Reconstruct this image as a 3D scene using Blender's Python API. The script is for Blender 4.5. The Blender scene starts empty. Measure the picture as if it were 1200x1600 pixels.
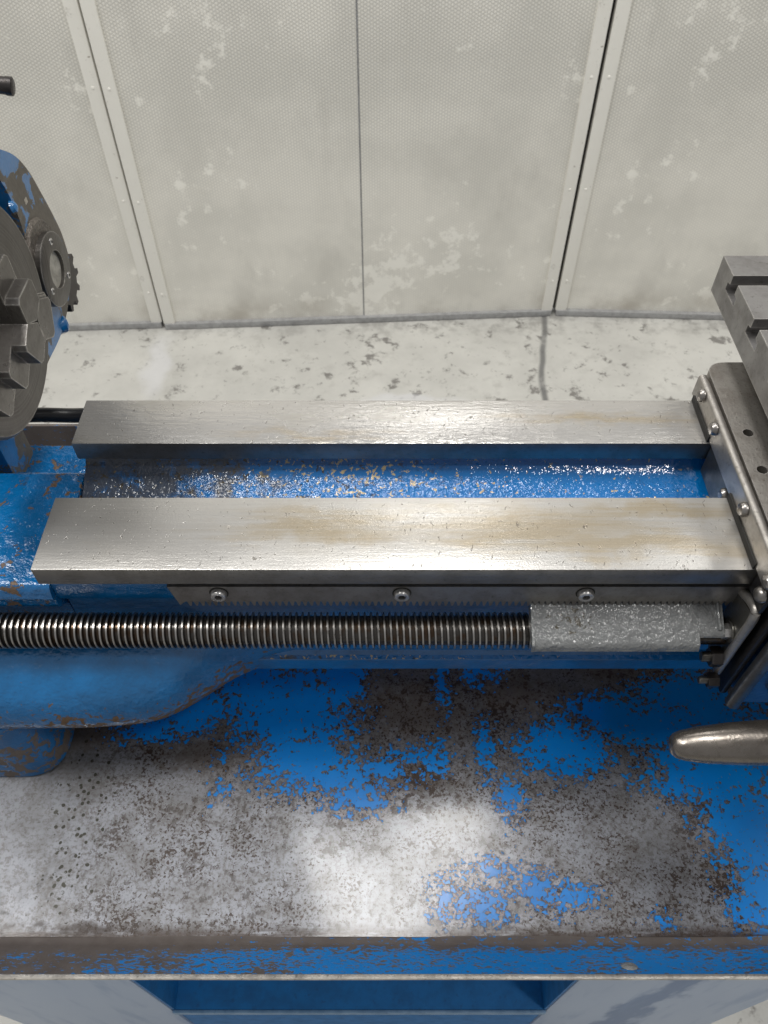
import bpy, bmesh, math, random
from mathutils import Vector, Matrix
random.seed(7)
sc = bpy.context.scene
C = sc.collection
rad = math.radians

# ------------------------------------------------------------------ camera
cd = bpy.data.cameras.new('camera')
cam = bpy.data.objects.new('camera', cd); C.objects.link(cam)
cam.location = (0, 0, .299)
cam.rotation_euler = (rad(90 - 50.6), 0, 0)
cd.sensor_fit = 'VERTICAL'; cd.sensor_height = 24; cd.sensor_width = 18
cd.lens = 1233 / 1600 * 24
cd.clip_start = .01; cd.clip_end = 60
cd.dof.use_dof = True; cd.dof.focus_distance = .40; cd.dof.aperture_fstop = 20.0
sc.camera = cam
# ------------------------------------------------------------------ world + lamps (workshop ceiling panels, plus two added side fills)
w = bpy.data.worlds.new('World'); sc.world = w; w.use_nodes = True
bg = w.node_tree.nodes['Background']; bg.inputs[0].default_value = (.98, .985, 1, 1); bg.inputs[1].default_value = .27
def lamp(name, loc, sx, sy, power, rot=(0, 0, 0), col=(1, .985, .955)):
    l = bpy.data.lights.new(name, 'AREA'); l.shape = 'RECTANGLE'; l.size = sx; l.size_y = sy
    l.energy = power; l.color = col
    o = bpy.data.objects.new(name, l); C.objects.link(o); o.location = loc; o.rotation_euler = rot
    return o
lamp('ceiling_or_fill_lamp', (.02, .64, 2.05), .48, .50, 13.5)
lamp('ceiling_or_fill_lamp', (.08, 2.58, 2.05), .66, .50, 8.5)
lamp('ceiling_or_fill_lamp', (-1.02, .20, 2.05), .5, .5, 22)
lamp('ceiling_or_fill_lamp', (-1.75, .95, 2.05), .6, 1.2, 15)  # added fill, lifts the wall and tray evenly
lamp('ceiling_or_fill_lamp', (1.75, .95, 2.05), .6, 1.2, 22)  # added fill for the wall from the other side
lamp('ceiling_or_fill_lamp', (.85, -.45, 2.05), .2, .26, 8)
vs = sc.view_settings
sc.display_settings.display_device = 'sRGB'
vs.view_transform = 'Standard'; vs.look = 'None'; vs.gamma = 1; vs.use_curve_mapping = False
vs.exposure = .30
sc.cycles.use_denoising = True
sc.cycles.max_bounces = 8
sc.cycles.sample_clamp_indirect = 4

# ------------------------------------------------------------------ node helper
class NT:
    def __init__(s, name):
        s.m = bpy.data.materials.new(name); s.m.use_nodes = True
        s.t = s.m.node_tree; s.t.nodes.clear()
        s.out = s.t.nodes.new('ShaderNodeOutputMaterial')
        s.p = s.t.nodes.new('ShaderNodeBsdfPrincipled')
        s.t.links.new(s.p.outputs[0], s.out.inputs[0])
        s._pos = None
    def n(s, ty, **k):
        nd = s.t.nodes.new('ShaderNode' + ty)
        for a, b in k.items(): setattr(nd, a, b)
        return nd
    def put(s, sock, v):
        if isinstance(v, bpy.types.NodeSocket): s.t.links.new(v, sock)
        elif isinstance(v, (tuple, list)) and sock.type == 'RGBA' and len(v) == 3: sock.default_value = (*v, 1)
        else: sock.default_value = v
    def pos(s):
        if s._pos is None: s._pos = s.n('NewGeometry').outputs['Position']
        return s._pos
    def vm(s, op, a, b=None, sc_=None):
        nd = s.n('VectorMath', operation=op); s.put(nd.inputs[0], a)
        if b is not None: s.put(nd.inputs[1], b)
        if sc_ is not None: s.put(nd.inputs['Scale'], sc_)
        return nd.outputs['Value'] if op in ('LENGTH', 'DOT_PRODUCT', 'DISTANCE') else nd.outputs[0]
    def scl(s, v, k): return s.vm('MULTIPLY', v, k)
    def ma(s, op, a, b=0.0, c=None, clamp=False):
        nd = s.n('Math', operation=op, use_clamp=clamp); s.put(nd.inputs[0], a); s.put(nd.inputs[1], b)
        if c is not None: s.put(nd.inputs[2], c)
        return nd.outputs[0]
    def noise(s, v, scale, det=4, rough=.55, dist=0, col=False):
        nd = s.n('TexNoise'); s.put(nd.inputs['Vector'], v); nd.inputs['Scale'].default_value = scale
        nd.inputs['Detail'].default_value = det; nd.inputs['Roughness'].default_value = rough; nd.inputs['Distortion'].default_value = dist
        return nd.outputs['Color'] if col else nd.outputs[0]
    def vor(s, v, scale, feat='F1', rnd=1, out='Distance'):
        nd = s.n('TexVoronoi', feature=feat); s.put(nd.inputs['Vector'], v); nd.inputs['Scale'].default_value = scale
        nd.inputs['Randomness'].default_value = rnd
        return nd.outputs[out]
    def ss(s, v, lo, hi, a=0.0, b=1.0):
        nd = s.n('MapRange', interpolation_type='SMOOTHSTEP'); s.put(nd.inputs[0], v)
        s.put(nd.inputs[1], lo); s.put(nd.inputs[2], hi); s.put(nd.inputs[3], a); s.put(nd.inputs[4], b)
        return nd.outputs[0]
    def mix(s, f, a, b):
        nd = s.n('Mix', data_type='RGBA'); s.put(nd.inputs[0], f); s.put(nd.inputs[6], a); s.put(nd.inputs[7], b)
        return nd.outputs[2]
    def mf(s, f, a, b):
        nd = s.n('Mix', data_type='FLOAT'); s.put(nd.inputs[0], f); s.put(nd.inputs[2], a); s.put(nd.inputs[3], b)
        return nd.outputs[0]
    def bump(s, h, dist, strength=1.0, nrm=None):
        nd = s.n('Bump'); s.put(nd.inputs['Height'], h); nd.inputs['Distance'].default_value = dist
        nd.inputs['Strength'].default_value = strength
        if nrm is not None: s.put(nd.inputs['Normal'], nrm)
        return nd.outputs[0]
    def warp(s, v, scale, amt, det=3):
        nz = s.noise(v, scale, det, col=True)
        return s.vm('ADD', v, s.vm('MULTIPLY', s.vm('SUBTRACT', nz, (.5, .5, .5)), (amt, amt, amt)))
    def xyz(s, v):
        nd = s.n('SeparateXYZ'); s.put(nd.inputs[0], v); return nd.outputs
    def field(s, v, ells):
        """max over ellipses of 1 - d, flat in z"""
        f = None
        for (x, y, rx, ry) in ells:
            d = s.vm('LENGTH', s.vm('MULTIPLY', s.vm('SUBTRACT', v, (x, y, 0)), (1 / rx, 1 / ry, 0)))
            g = s.ma('SUBTRACT', 1.0, d)
            # keep the gradient comparable for small and large patches
            g = s.ma('MULTIPLY', g, min(1.0, (rx * ry) ** .5 / .02))
            f = g if f is None else s.ma('MAXIMUM', f, g)
        return f
    def set(s, **k):
        names = {'base': 'Base Color', 'metal': 'Metallic', 'rough': 'Roughness', 'normal': 'Normal', 'coat': 'Coat Weight',
                 'coatr': 'Coat Roughness', 'spec': 'Specular IOR Level', 'aniso': 'Anisotropic', 'tangent': 'Tangent', 'coatn': 'Coat Normal'}
        if 'normal' in k and 'coat' in k: k['coatn'] = k['normal']
        for a, v in k.items(): s.put(s.p.inputs[names[a]], v)
        return s.m

# ------------------------------------------------------------------ materials
BLUE_B = (.0, .155, .43)
BLUE_T = (.003, .105, .46)

def mat_way(name, stains=(), r0=.28, r1=.34, wv=.5):
    t = NT(name); p = t.pos()
    streak = t.noise(t.scl(p, (18, 900, 60)), 1, 4, .6)
    streak2 = t.noise(t.scl(p, (60, 2600, 300)), 1, 2, .6)
    blot = t.noise(t.scl(p, (14, 30, 30)), 1, 5, .6)
    nick = t.ss(t.noise(t.scl(t.warp(p, 120, .010), (820, 300, 400)), 1, 2, .5), .665, .74)
    wave = t.noise(t.scl(p, (90, 420, 90)), 1, 3, .55)
    dots = t.ss(t.noise(p, 850, 2, .6), .68, .74)
    base = t.mix(streak, (.42, .407, .385), (.55, .536, .51))
    base = t.mix(t.ss(blot, .52, .75, 0, .5), base, (.40, .375, .33))
    rough = t.mf(t.ss(blot, .35, .65), r0, r1)
    if stains:
        sv = t.warp(t.warp(p, 40, .02), 160, .006)
        f = t.field(sv, stains)
        f = t.ma('ADD', f, t.ma('MULTIPLY', t.ma('SUBTRACT', t.noise(t.scl(p, (22, 330, 100)), 1, 4, .6), .5), 1.9))
        f = t.ss(f, -.5, .9)
        base = t.mix(t.ma('MULTIPLY', f, .55), base, (.36, .265, .12))
        rough = t.mf(f, rough, .29)
    base = t.mix(t.ma('MULTIPLY', nick, .7), base, (.14, .125, .105))
    base = t.mix(t.ma('MULTIPLY', dots, .35), base, (.75, .74, .72))
    h = t.ma('ADD', t.ma('MULTIPLY', streak, .30), t.ma('ADD', t.ma('MULTIPLY', streak2, .25), t.ma('MULTIPLY', wave, wv)))
    h = t.ma('ADD', h, t.ma('MULTIPLY', nick, -1.1)); h = t.ma('ADD', h, t.ma('MULTIPLY', t.noise(p, 1100, 2, .6), .45))
    t.set(base=base, metal=.62, rough=rough, normal=t.bump(h, .00016, .9), coat=.35, coatr=.08)
    t.put(t.p.inputs['Coat Normal'], t.bump(t.ma('ADD', t.ma('MULTIPLY', wave, 1.0), t.ma('MULTIPLY', streak, .5)), .00022, .9))
    return t.m

def mat_steel(name, col, rough=.38, mott=.3, bump=.00012, scale=500, dark=(.08, .07, .06), metal=.9, edge=0, rings=None):
    t = NT(name); p = t.pos()
    a = t.noise(p, 70, 6, .65); b = t.noise(p, scale, 3, .6)
    base = t.mix(t.ss(a, .35, .7, 0, mott), col, dark)
    base = t.mix(t.ss(b, .58, .72, 0, mott), base, dark)
    if edge:
        bv = t.n('Bevel'); bv.samples = 4; bv.inputs[0].default_value = edge
        d = t.vm('DOT_PRODUCT', bv.outputs[0], t.n('NewGeometry').outputs['Normal'])
        em = t.ss(t.ma('SUBTRACT', 1.0, d), .015, .12)
        em = t.ma('MULTIPLY', em, t.ss(t.noise(p, 160, 4, .6), .35, .6, .35, 1.0))
        base = t.mix(em, base, (.62, .60, .57))
    h = t.ma('ADD', b, t.ma('MULTIPLY', a, 2))
    if rings:
        x, y, z = t.xyz(p)
        dy = t.ma('SUBTRACT', y, rings[0]); dz = t.ma('SUBTRACT', z, rings[1])
        r = t.ma('SQRT', t.ma('ADD', t.ma('MULTIPLY', dy, dy), t.ma('MULTIPLY', dz, dz)))
        cv = t.n('CombineXYZ'); t.put(cv.inputs[0], t.ma('MULTIPLY', r, 700))
        rn = t.noise(cv.outputs[0], 1, 3, .6)
        base = t.mix(t.ss(rn, .35, .7, 0, .45), base, tuple(c * 1.9 for c in col))
        h = t.ma('ADD', h, t.ma('MULTIPLY', rn, 1.5))
    t.set(base=base, metal=metal, rough=t.ma('ADD', rough, t.ma('MULTIPLY', t.ma('SUBTRACT', a, .5), .25)),
          normal=t.bump(h, bump, .7))
    return t.m

def mat_paint(name, col, chips=.64, chipcol=(.11, .075, .05), bump=.0012, bscale=150, rough=.28, grime=.3, zfade=None, xw=None, chipscale=130):
    t = NT(name); p = t.pos()
    wp = t.warp(p, 60, .02)
    cn = t.noise(wp, chipscale, 7, .62)
    bias = t.ma('MULTIPLY', t.ma('SUBTRACT', t.noise(p, 24, 3, .5), .5), .35)
    v = t.ma('ADD', cn, bias)
    if zfade:   # more wear towards a worn edge (z low, z high, amount)
        v = t.ma('ADD', v, t.ss(t.xyz(p)[2], zfade[0], zfade[1], zfade[2], 0.0))
    chip = t.ss(v, chips, chips + .015)
    tone = t.noise(p, 45, 5, .6)
    base = t.mix(t.ss(tone, .3, .75), col, tuple(c * .62 for c in col))
    g = t.ss(t.noise(p, 85, 6, .7), .58, .75, 0, grime)
    base = t.mix(g, base, (.02, .022, .025))
    chipc = t.mix(t.noise(p, 300, 4), chipcol, tuple(c * 1.9 for c in chipcol))
    base = t.mix(chip, base, chipc)
    peel = t.noise(p, bscale, 3, .55); fine = t.noise(p, 520, 3, .6)
    h = t.ma('ADD', peel, t.ma('MULTIPLY', fine, .22)); h = t.ma('ADD', h, t.ma('MULTIPLY', chip, -.25))
    t.set(base=base, rough=t.mf(chip, t.ma('ADD', rough, t.ma('MULTIPLY', g, .3)), .55), metal=t.ma('MULTIPLY', chip, .3), normal=t.bump(h, bump, .7),
          coat=t.mf(chip, .9, .0), coatr=.04)
    return t.m

M = {}
M['front_way'] = mat_way('worn_ground_steel_stained', [(.075, .236, .06, .013), (.115, .226, .07, .008), (.05, .228, .035, .006), (-.03, .243, .03, .005), (.14, .246, .06, .005), (.0, .243, .015, .004), (-.03, .234, .05, .008)])
M['rear_way'] = mat_way('worn_ground_steel', [(-.04, .30, .03, .003), (.12, .312, .05, .004)], .20, .28, 2.2)
M['wayside'] = mat_steel('shade_darkened_side_face', (.28, .27, .255), .36, .4, .00008)  # darker way steel, shade put into the colour of the front faces
M['rack'] = mat_steel('oiled_rack_steel', (.32, .305, .29), .38, .5)
M['saddle'] = mat_steel('worn_cast_iron', (.46, .435, .40), .45, .55, .0002, 700, (.12, .095, .075), edge=.001)
M['plate'] = mat_steel('bright_rubbed_steel', (.50, .475, .44), .44, .45, .00025, 300, (.15, .13, .11))
M['slide'] = mat_steel('ground_steel_slide', (.34, .33, .325), .40, .4, edge=.0012)
M['chuck'] = mat_steel('dull_chuck_steel', (.12, .113, .106), .36, .35, .0001, edge=.0012, rings=(.278, .0895))
M['jaw'] = mat_steel('jaw_steel', (.20, .19, .18), .30, .5, .00015, edge=.0012)
M['bolt'] = mat_steel('button_screw_steel', (.36, .34, .32), .3, .4, .0001)
M['capscrew'] = mat_steel('cap_screw_steel', (.62, .61, .60), .28, .25, .00006)
M['blackbolt'] = mat_steel('blackened_steel', (.07, .065, .065), .36, .5, .0001)
M['bracket'] = mat_steel('oily_dark_steel', (.20, .195, .18), .36, .5, .00015)
M['handle'] = mat_steel('tarnished_handle_steel', (.25, .225, .20), .27, .4, .00014, 420, (.10, .085, .07))
M['rim'] = mat_steel('bare_sheet_edge', (.72, .68, .62), .4, .5, .0003)
M['bed'] = mat_paint('blue_machine_paint', BLUE_B, .77, grime=.35)
M['block'] = mat_paint('blue_paint_grimy', BLUE_B, .62, grime=.8, rough=.24, bump=.002)
M['bulge'] = mat_paint('blue_paint_chipped', (.0, .15, .40), .72, chipcol=(.12, .075, .04), bump=.0010, bscale=300, rough=.3, zfade=(-.114, -.080, .22), chipscale=230, grime=.12)
M['pad'] = mat_paint('blue_paint_rubbed', BLUE_B, .53, chipcol=(.12, .10, .085), bump=.0008, rough=.3, grime=.4)
M['apron'] = mat_paint('dark_blue_paint', (.012, .065, .19), .72, grime=.3)
M['motor'] = mat_paint('blue_paint_over_brown', (.01, .16, .42), .465, chipcol=(.10, .09, .075), rough=.35, bump=.0004, grime=.2, chipscale=45)
M['cab'] = mat_steel('cabinet_blue', (.0, .16, .44), .6, .35, .0001, 200, (.01, .05, .13), 0)
M['edge'] = mat_steel('lit_blue_edge', (.20, .34, .50), .45, .5, .0002, 200, (.03, .12, .25), 0)  # lighter blue paints the light caught along the shelf edge

def mat_web():
    t = NT('greasy_blue_web'); p = t.pos(); x, y, z = t.xyz(p)
    n1 = t.noise(t.warp(p, 160, .006), 360, 5, .6)
    n2 = t.noise(p, 40, 4, .6)
    # yellow primer chips in the middle, black grease toward the headstock
    mid = t.ma('SUBTRACT', 1.0, t.ma('ABSOLUTE', t.ma('DIVIDE', t.ma('SUBTRACT', x, -.02), .11)), clamp=True)
    chip = t.ss(t.ma('ADD', n1, t.ma('MULTIPLY', mid, .09)), .645, .665)
    gr = t.ss(t.ma('ADD', t.ma('MULTIPLY', t.noise(t.warp(p, 90, .015), 75, 6, .7), 1.4), t.ss(x, -.17, .06, .42, -.25)), .72, 1.05)
    gr2 = t.ss(t.noise(t.warp(p, 160, .006), 260, 5, .6), .60, .63)
    gr2 = t.ma('MULTIPLY', gr2, t.ss(x, -.06, .10, 1.0, .15))
    base = t.mix(t.noise(p, 60, 4), (.0, .12, .36), (.0, .16, .47))
    base = t.mix(chip, base, (.50, .40, .22))
    base = t.mix(gr2, base, (.03, .028, .026))
    base = t.mix(t.ma('MULTIPLY', gr, .85), base, t.mix(t.noise(p, 150, 5), (.02, .018, .015), (.11, .095, .07)))
    h = t.ma('ADD', t.noise(p, 330, 2, .55), t.ma('MULTIPLY', t.noise(p, 120, 3), .5))
    h = t.ma('MULTIPLY', h, t.ma('MULTIPLY', t.ss(y, .284, .292, 1.0, .45), t.ss(x, .06, .16, 1.0, .75)))
    return t.set(base=base, spec=.15, rough=.4, normal=t.bump(h, .0011, .9), coat=.8, coatr=.035)
M['web'] = mat_web()

BLUE = [(-0.059, 0.223, 0.0408, 0.0351), (-0.029, 0.245, 0.0168, 0.0232), (-0.047, 0.189, 0.0352, 0.0201), (-0.083, 0.236, 0.0249, 0.0272), (-0.015, 0.167, 0.0209, 0.0095), (-0.122, 0.222, 0.0245, 0.0175), (0.113, 0.199, 0.0317, 0.0198), (0.146, 0.22, 0.0325, 0.0152), (0.19, 0.233, 0.0331, 0.0135), (0.092, 0.19, 0.0098, 0.0089), (0.201, 0.179, 0.0463, 0.0176), (0.212, 0.147, 0.0277, 0.0287), (0.209, 0.113, 0.0176, 0.0228), (0.192, 0.192, 0.0314, 0.0162), (0.194, 0.103, 0.0076, 0.0095), (0.052, 0.107, 0.0150, 0.0095), (0.084, 0.115, 0.0190, 0.0085), (0.102, 0.112, 0.0141, 0.0081), (0.034, 0.110, 0.0070, 0.0090), (0.061, 0.126, 0.0120, 0.0045), (0.063, 0.193, 0.0063, 0.0183), (0.075, 0.167, 0.0084, 0.0121), (0.016, 0.192, 0.0137, 0.0073), (0.0, 0.182, 0.0155, 0.0071), (0.038, 0.242, 0.0042, 0.0184), (0.065, 0.249, 0.0127, 0.0094), (-0.097, 0.17, 0.0027, 0.0027), (0.152, 0.099, 0.0052, 0.0031), (-0.098, 0.192, 0.0039, 0.0032), (-0.144, 0.209, 0.0241, 0.0076), (.26, .16, .05, .09), (-.02, .32, .2, .05), (.172, .212, .042, .017), (-.03, .178, .03, .010), (.03, .188, .012, .009), (.205, .225, .03, .03)]
RUST = [(0.02, 0.222, 0.0449, 0.0263), (0.015, 0.178, 0.0424, 0.0137), (0.083, 0.235, 0.0373, 0.0204), (0.186, 0.133, 0.0091, 0.0172), (-0.075, 0.236, 0.0249, 0.0226), (0.150, 0.250, 0.0378, 0.0110), (-0.106, 0.192, 0.0471, 0.0142), (-0.188, 0.205, 0.0319, 0.0126), (0.095, 0.09, 0.0408, 0.0043), (-0.155, 0.096, 0.0481, 0.0043)]
def mat_tray():
    t = NT('peeling_tray_paint'); p = t.pos(); x, y, z = t.xyz(p)
    wp = t.warp(p, 75, .010, 3)
    f = t.field(wp, BLUE)
    f = t.ma('MAXIMUM', f, -1.1)
    nz = t.noise(t.warp(p, 220, .005), 230, 8, .68)
    nb = t.noise(p, 420, 3, .6)
    v = t.ma('ADD', f, t.ma('MULTIPLY', t.ma('SUBTRACT', nz, .5), 3.0))
    v = t.ma('ADD', v, t.ma('MULTIPLY', t.ma('SUBTRACT', nb, .5), 2.6))
    v = t.ma('ADD', v, t.ma('MULTIPLY', t.ma('SUBTRACT', t.noise(p, 62, 4, .6), .5), 1.0))
    paint = t.ss(v, .11, .15)
    edge = t.ma('MULTIPLY', t.ss(v, -.35, .14), t.ma('SUBTRACT', 1, paint))      # rust creeping out from the flake edge
    # pinholes in the paint
    hole = t.ss(t.noise(t.warp(p, 300, .003), 300, 4, .62), .635, .655)
    paint = t.ma('MULTIPLY', paint, t.ma('SUBTRACT', 1.0, hole))
    r = t.field(wp, RUST); r = t.ma('MAXIMUM', r, -1.0)
    n2 = t.noise(p, 170, 7, .66)
    rr = t.ma('ADD', r, t.ma('MULTIPLY', t.ma('SUBTRACT', n2, .5), 3.0))
    rust = t.ss(rr, -.05, .75)
    spots = t.ss(t.ma('ADD', t.noise(t.warp(p, 240, .004), 250, 6, .7), t.ma('MULTIPLY', t.ma('SUBTRACT', t.noise(p, 30, 3), .5), .3)), .535, .61)
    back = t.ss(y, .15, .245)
    # bare sheet
    mot = t.noise(p, 60, 6, .65); mot2 = t.noise(p, 480, 4, .7)
    steel = t.mix(t.ss(mot, .36, .66), (.35, .362, .40), (.24, .24, .25))
    steel = t.mix(t.ss(mot2, .47, .62, 0, .55), steel, (.15, .135, .125))
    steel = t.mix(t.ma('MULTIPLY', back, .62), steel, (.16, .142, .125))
    smooth_left = t.ss(x, -.20, -.14)
    dk = t.mix(n2, (.020, .013, .010), (.085, .048, .030))
    steel = t.mix(t.ma('MULTIPLY', rust, .70), steel, (.125, .10, .085))
    steel = t.mix(t.ma('MULTIPLY', t.ma('MULTIPLY', spots, smooth_left), t.ss(r, -.9, .3, .55, .95)), steel, dk)
    fs = t.ma('ADD', t.noise(t.warp(p, 400, .002), 620, 3, .6), t.ma('MULTIPLY', t.ma('SUBTRACT', t.noise(p, 45, 4, .6), .5), .5))
    steel = t.mix(t.ma('MULTIPLY', t.ss(fs, .575, .625, 0, .9), smooth_left), steel, dk)
    steel = t.mix(t.ma('MULTIPLY', edge, .5), steel, dk)
    # oily round spots on the clean left part
    sv = t.vor(t.warp(p, 80, .003), 260, out='Distance')
    sf = t.field(wp, [(-.177, .150, .018, .055)])
    ck = t.ma('MULTIPLY', t.ss(sv, .24, .32, 1.0, 0.0), t.ss(t.ma('ADD', sf, t.ma('MULTIPLY', t.ma('SUBTRACT', t.noise(p, 260, 2), .5), 2.4)), .0, .3))
    steel = t.mix(ck, steel, (.045, .042, .028))
    col = t.mix(t.noise(p, 50, 4), (.0, .26, .76), (.0, .32, .88))
    base = t.mix(paint, steel, col)
    peel = t.noise(p, 330, 3, .55); lump = t.noise(p, 1000, 2, .6)
    rh = t.ma('ADD', t.ma('MULTIPLY', peel, .16), t.ma('MULTIPLY', lump, .38))
    h = t.mf(paint, t.ma('MULTIPLY', rh, t.mf(smooth_left, .5, 1.0)), t.ma('ADD', .75, t.ma('MULTIPLY', peel, .35)))
    fold = t.ma('MULTIPLY', t.ss(y, .0925, .100, 1.0, 0.0), t.ss(t.noise(t.scl(p, (40, 300, 1)), 1, 5, .6), .30, .55))
    base = t.mix(t.ma('MULTIPLY', fold, .85), base, dk)
    dull = t.ma('MAXIMUM', rust, t.ma('MULTIPLY', spots, .6))
    t.set(base=base, metal=t.mf(paint, t.mf(dull, .28, .1), 0.0), rough=t.mf(paint, t.mf(dull, .34, .6), .36),
          normal=t.bump(paint, .0002, .8, t.bump(h, .00006, .9)), coat=1.0, coatr=.12)
    return t.m
M['tray'] = mat_tray()

def mat_lip():
    t = NT('scratched_lip_paint'); p = t.pos(); x, y, z = t.xyz(p)
    q = t.scl(t.warp(p, 120, .006), (260, 620, 620))
    nz = t.noise(q, 1, 7, .6)
    v = t.ma('ADD', nz, t.ss(x, -.23, .02, -.14, .055))
    v = t.ma('ADD', v, t.ma('MULTIPLY', t.ma('SUBTRACT', t.noise(p, 35, 3), .5), .35))
    v = t.ma('ADD', v, t.ss(z, -.169, -.158, -.14, .02))
    paint = t.ss(v, .50, .52)
    br = t.mix(t.noise(p, 90, 6, .6), (.075, .06, .052), (.16, .14, .13))
    base = t.mix(paint, br, t.mix(t.noise(p, 40, 4), (.0, .12, .36), (.0, .155, .46)))
    return t.set(base=base, rough=.42, metal=t.mf(paint, .35, 0.), normal=t.bump(t.ma('ADD', paint, t.noise(p, 300, 3)), .00015, .7), coat=.15, coatr=.3)
M['lip'] = mat_lip()

def mat_guard():
    t = NT('grey_lumpy_guard_paint'); p = t.pos(); x, y, z = t.xyz(p)
    lump = t.noise(p, 330, 2, .6); big = t.noise(p, 120, 3)
    f = t.field(t.warp(p, 90, .006), [(.093, .208, .013, .009)])
    sp = t.ss(t.ma('ADD', t.ma('MAXIMUM', f, -1.2), t.ma('MULTIPLY', t.ma('SUBTRACT', t.noise(t.warp(p, 300, .002), 400, 3, .6), .5), 3.4)), .52, .60)
    base = t.mix(big, (.13, .135, .135), (.19, .195, .195))
    base = t.mix(t.ma('MULTIPLY', sp, .9), base, (.05, .04, .022))
    h = t.ma('ADD', lump, big)
    return t.set(base=base, spec=.2, rough=.4, normal=t.bump(h, .0013, .9), coat=1.0, coatr=.04)
M['guard'] = mat_guard()

def mat_screw():
    t = NT('greasy_thread_steel'); p = t.pos(); x, y, z = t.xyz(p)
    dy = t.ma('SUBTRACT', y, .2098); dz = t.ma('SUBTRACT', z, -.052)
    r = t.ma('SQRT', t.ma('ADD', t.ma('MULTIPLY', dy, dy), t.ma('MULTIPLY', dz, dz)))
    crest = t.ss(r, .0086, .0091)
    gr = t.mix(t.ss(t.noise(p, 90, 5, .65), .45, .62), (.07, .064, .058), (.06, .037, .022))
    crest = t.ma('MULTIPLY', crest, t.ss(t.noise(p, 160, 5, .65), .28, .55, .35, 1.0))
    base = t.mix(crest, gr, t.mix(t.noise(p, 250, 4), (.36, .345, .325), (.54, .52, .495)))
    return t.set(base=base, metal=t.mf(crest, .75, 1.0), rough=t.mf(crest, .24, .30), normal=t.bump(t.noise(p, 700, 3), .0001, .6))
M['screw'] = mat_screw()

def mat_wall():
    t = NT('white_perforated_sheet'); p = t.n('TexCoord').outputs['Object']
    k = 2 * math.pi / .0056
    a = t.ma('COSINE', t.vm('DOT_PRODUCT', p, (k, 0, 0)))
    b = t.ma('COSINE', t.vm('DOT_PRODUCT', p, (k * .5, 0, k * .866)))
    c = t.ma('COSINE', t.vm('DOT_PRODUCT', p, (k * .5, 0, -k * .866)))
    hx = t.ma('ADD', t.ma('ADD', a, b), c)
    dot = t.ss(hx, -.9, 1.6)
    fill = t.ss(t.ma('ADD', t.noise(p, 24, 6, .65), t.ma('MULTIPLY', t.ma('SUBTRACT', t.noise(p, 3.2, 3), .5), .9)), .60, .70)
    low = t.ss(t.xyz(p)[2], .12, .60, .30, 1.0)
    amp = t.ma('MULTIPLY', t.ma('SUBTRACT', 1.0, t.ma('MULTIPLY', fill, .8)), low)
    tone = t.noise(p, 4.5, 5, .6)
    base = t.mix(t.ss(tone, .36, .64), (.81, .785, .71), (.69, .67, .605))
    base = t.mix(t.ss(t.noise(t.scl(p, (5, 5, 2.2)), 1.6, 5, .6), .55, .72, 0, .35), base, (.52, .50, .45))
    sh = t.ma('MULTIPLY', t.ma('SUBTRACT', 1.0, dot), amp)
    base = t.mix(t.ma('MULTIPLY', sh, .34), base, (.30, .295, .285))
    base = t.mix(t.ma('MULTIPLY', fill, .65), base, (.90, .88, .81))
    sm = t.ss(t.noise(t.warp(p, 14, .05), 20, 4, .6), .70, .78, 0, .35)
    base = t.mix(sm, base, (.36, .35, .32))
    foot = t.ma('MULTIPLY', t.ss(t.xyz(p)[2], .02, .10, 1.0, 0.0), t.ss(t.noise(p, 9, 5, .6), .40, .75))
    base = t.mix(t.ma('MULTIPLY', foot, .6), base, (.38, .34, .28))
    scr = t.ss(t.noise(t.scl(t.warp(p, 8, .04), (9, 9, 70)), 1, 3, .6), .735, .76)
    base = t.mix(t.ma('MULTIPLY', scr, .35), base, (.45, .40, .33))
    rs = t.ss(t.noise(t.warp(p, 30, .02), 13, 5, .6), .765, .79)
    base = t.mix(t.ma('MULTIPLY', rs, .55), base, (.34, .20, .10))
    h = t.ma('ADD', t.ma('MULTIPLY', dot, amp), t.ma('MULTIPLY', t.noise(p, 12, 3), 1.2))
    return t.set(base=base, rough=.55, normal=t.bump(h, .0006, .5))
M['wall'] = mat_wall()
def mat_stile():
    t = NT('white_painted_stile'); p = t.n('TexCoord').outputs['Object']
    base = t.mix(t.noise(p, 9, 5, .6), (.80, .78, .71), (.86, .84, .78))
    base = t.mix(t.ss(t.noise(p, 60, 6, .7), .60, .72, 0, .45), base, (.42, .39, .34))
    base = t.mix(t.ss(t.noise(t.warp(p, 40, .02), 26, 5, .65), .70, .74, 0, .7), base, (.16, .11, .07))
    return t.set(base=base, rough=.45, normal=t.bump(t.noise(p, 90, 3), .0006, .5))
M['stile'] = mat_stile()
M['rail'] = mat_steel('dull_aluminium_rail', (.40, .40, .40), .55, .4, .0003, 120, (.16, .155, .15), .3)
M['dark'] = NT('dark_part_and_gap_shade').set(base=(.018, .017, .015), rough=.8)  # black for felt and pulley, also paints shade into gaps and holes
M['rubber'] = NT('black_rubber_cable').set(base=(.012, .012, .013), rough=.32)

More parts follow.
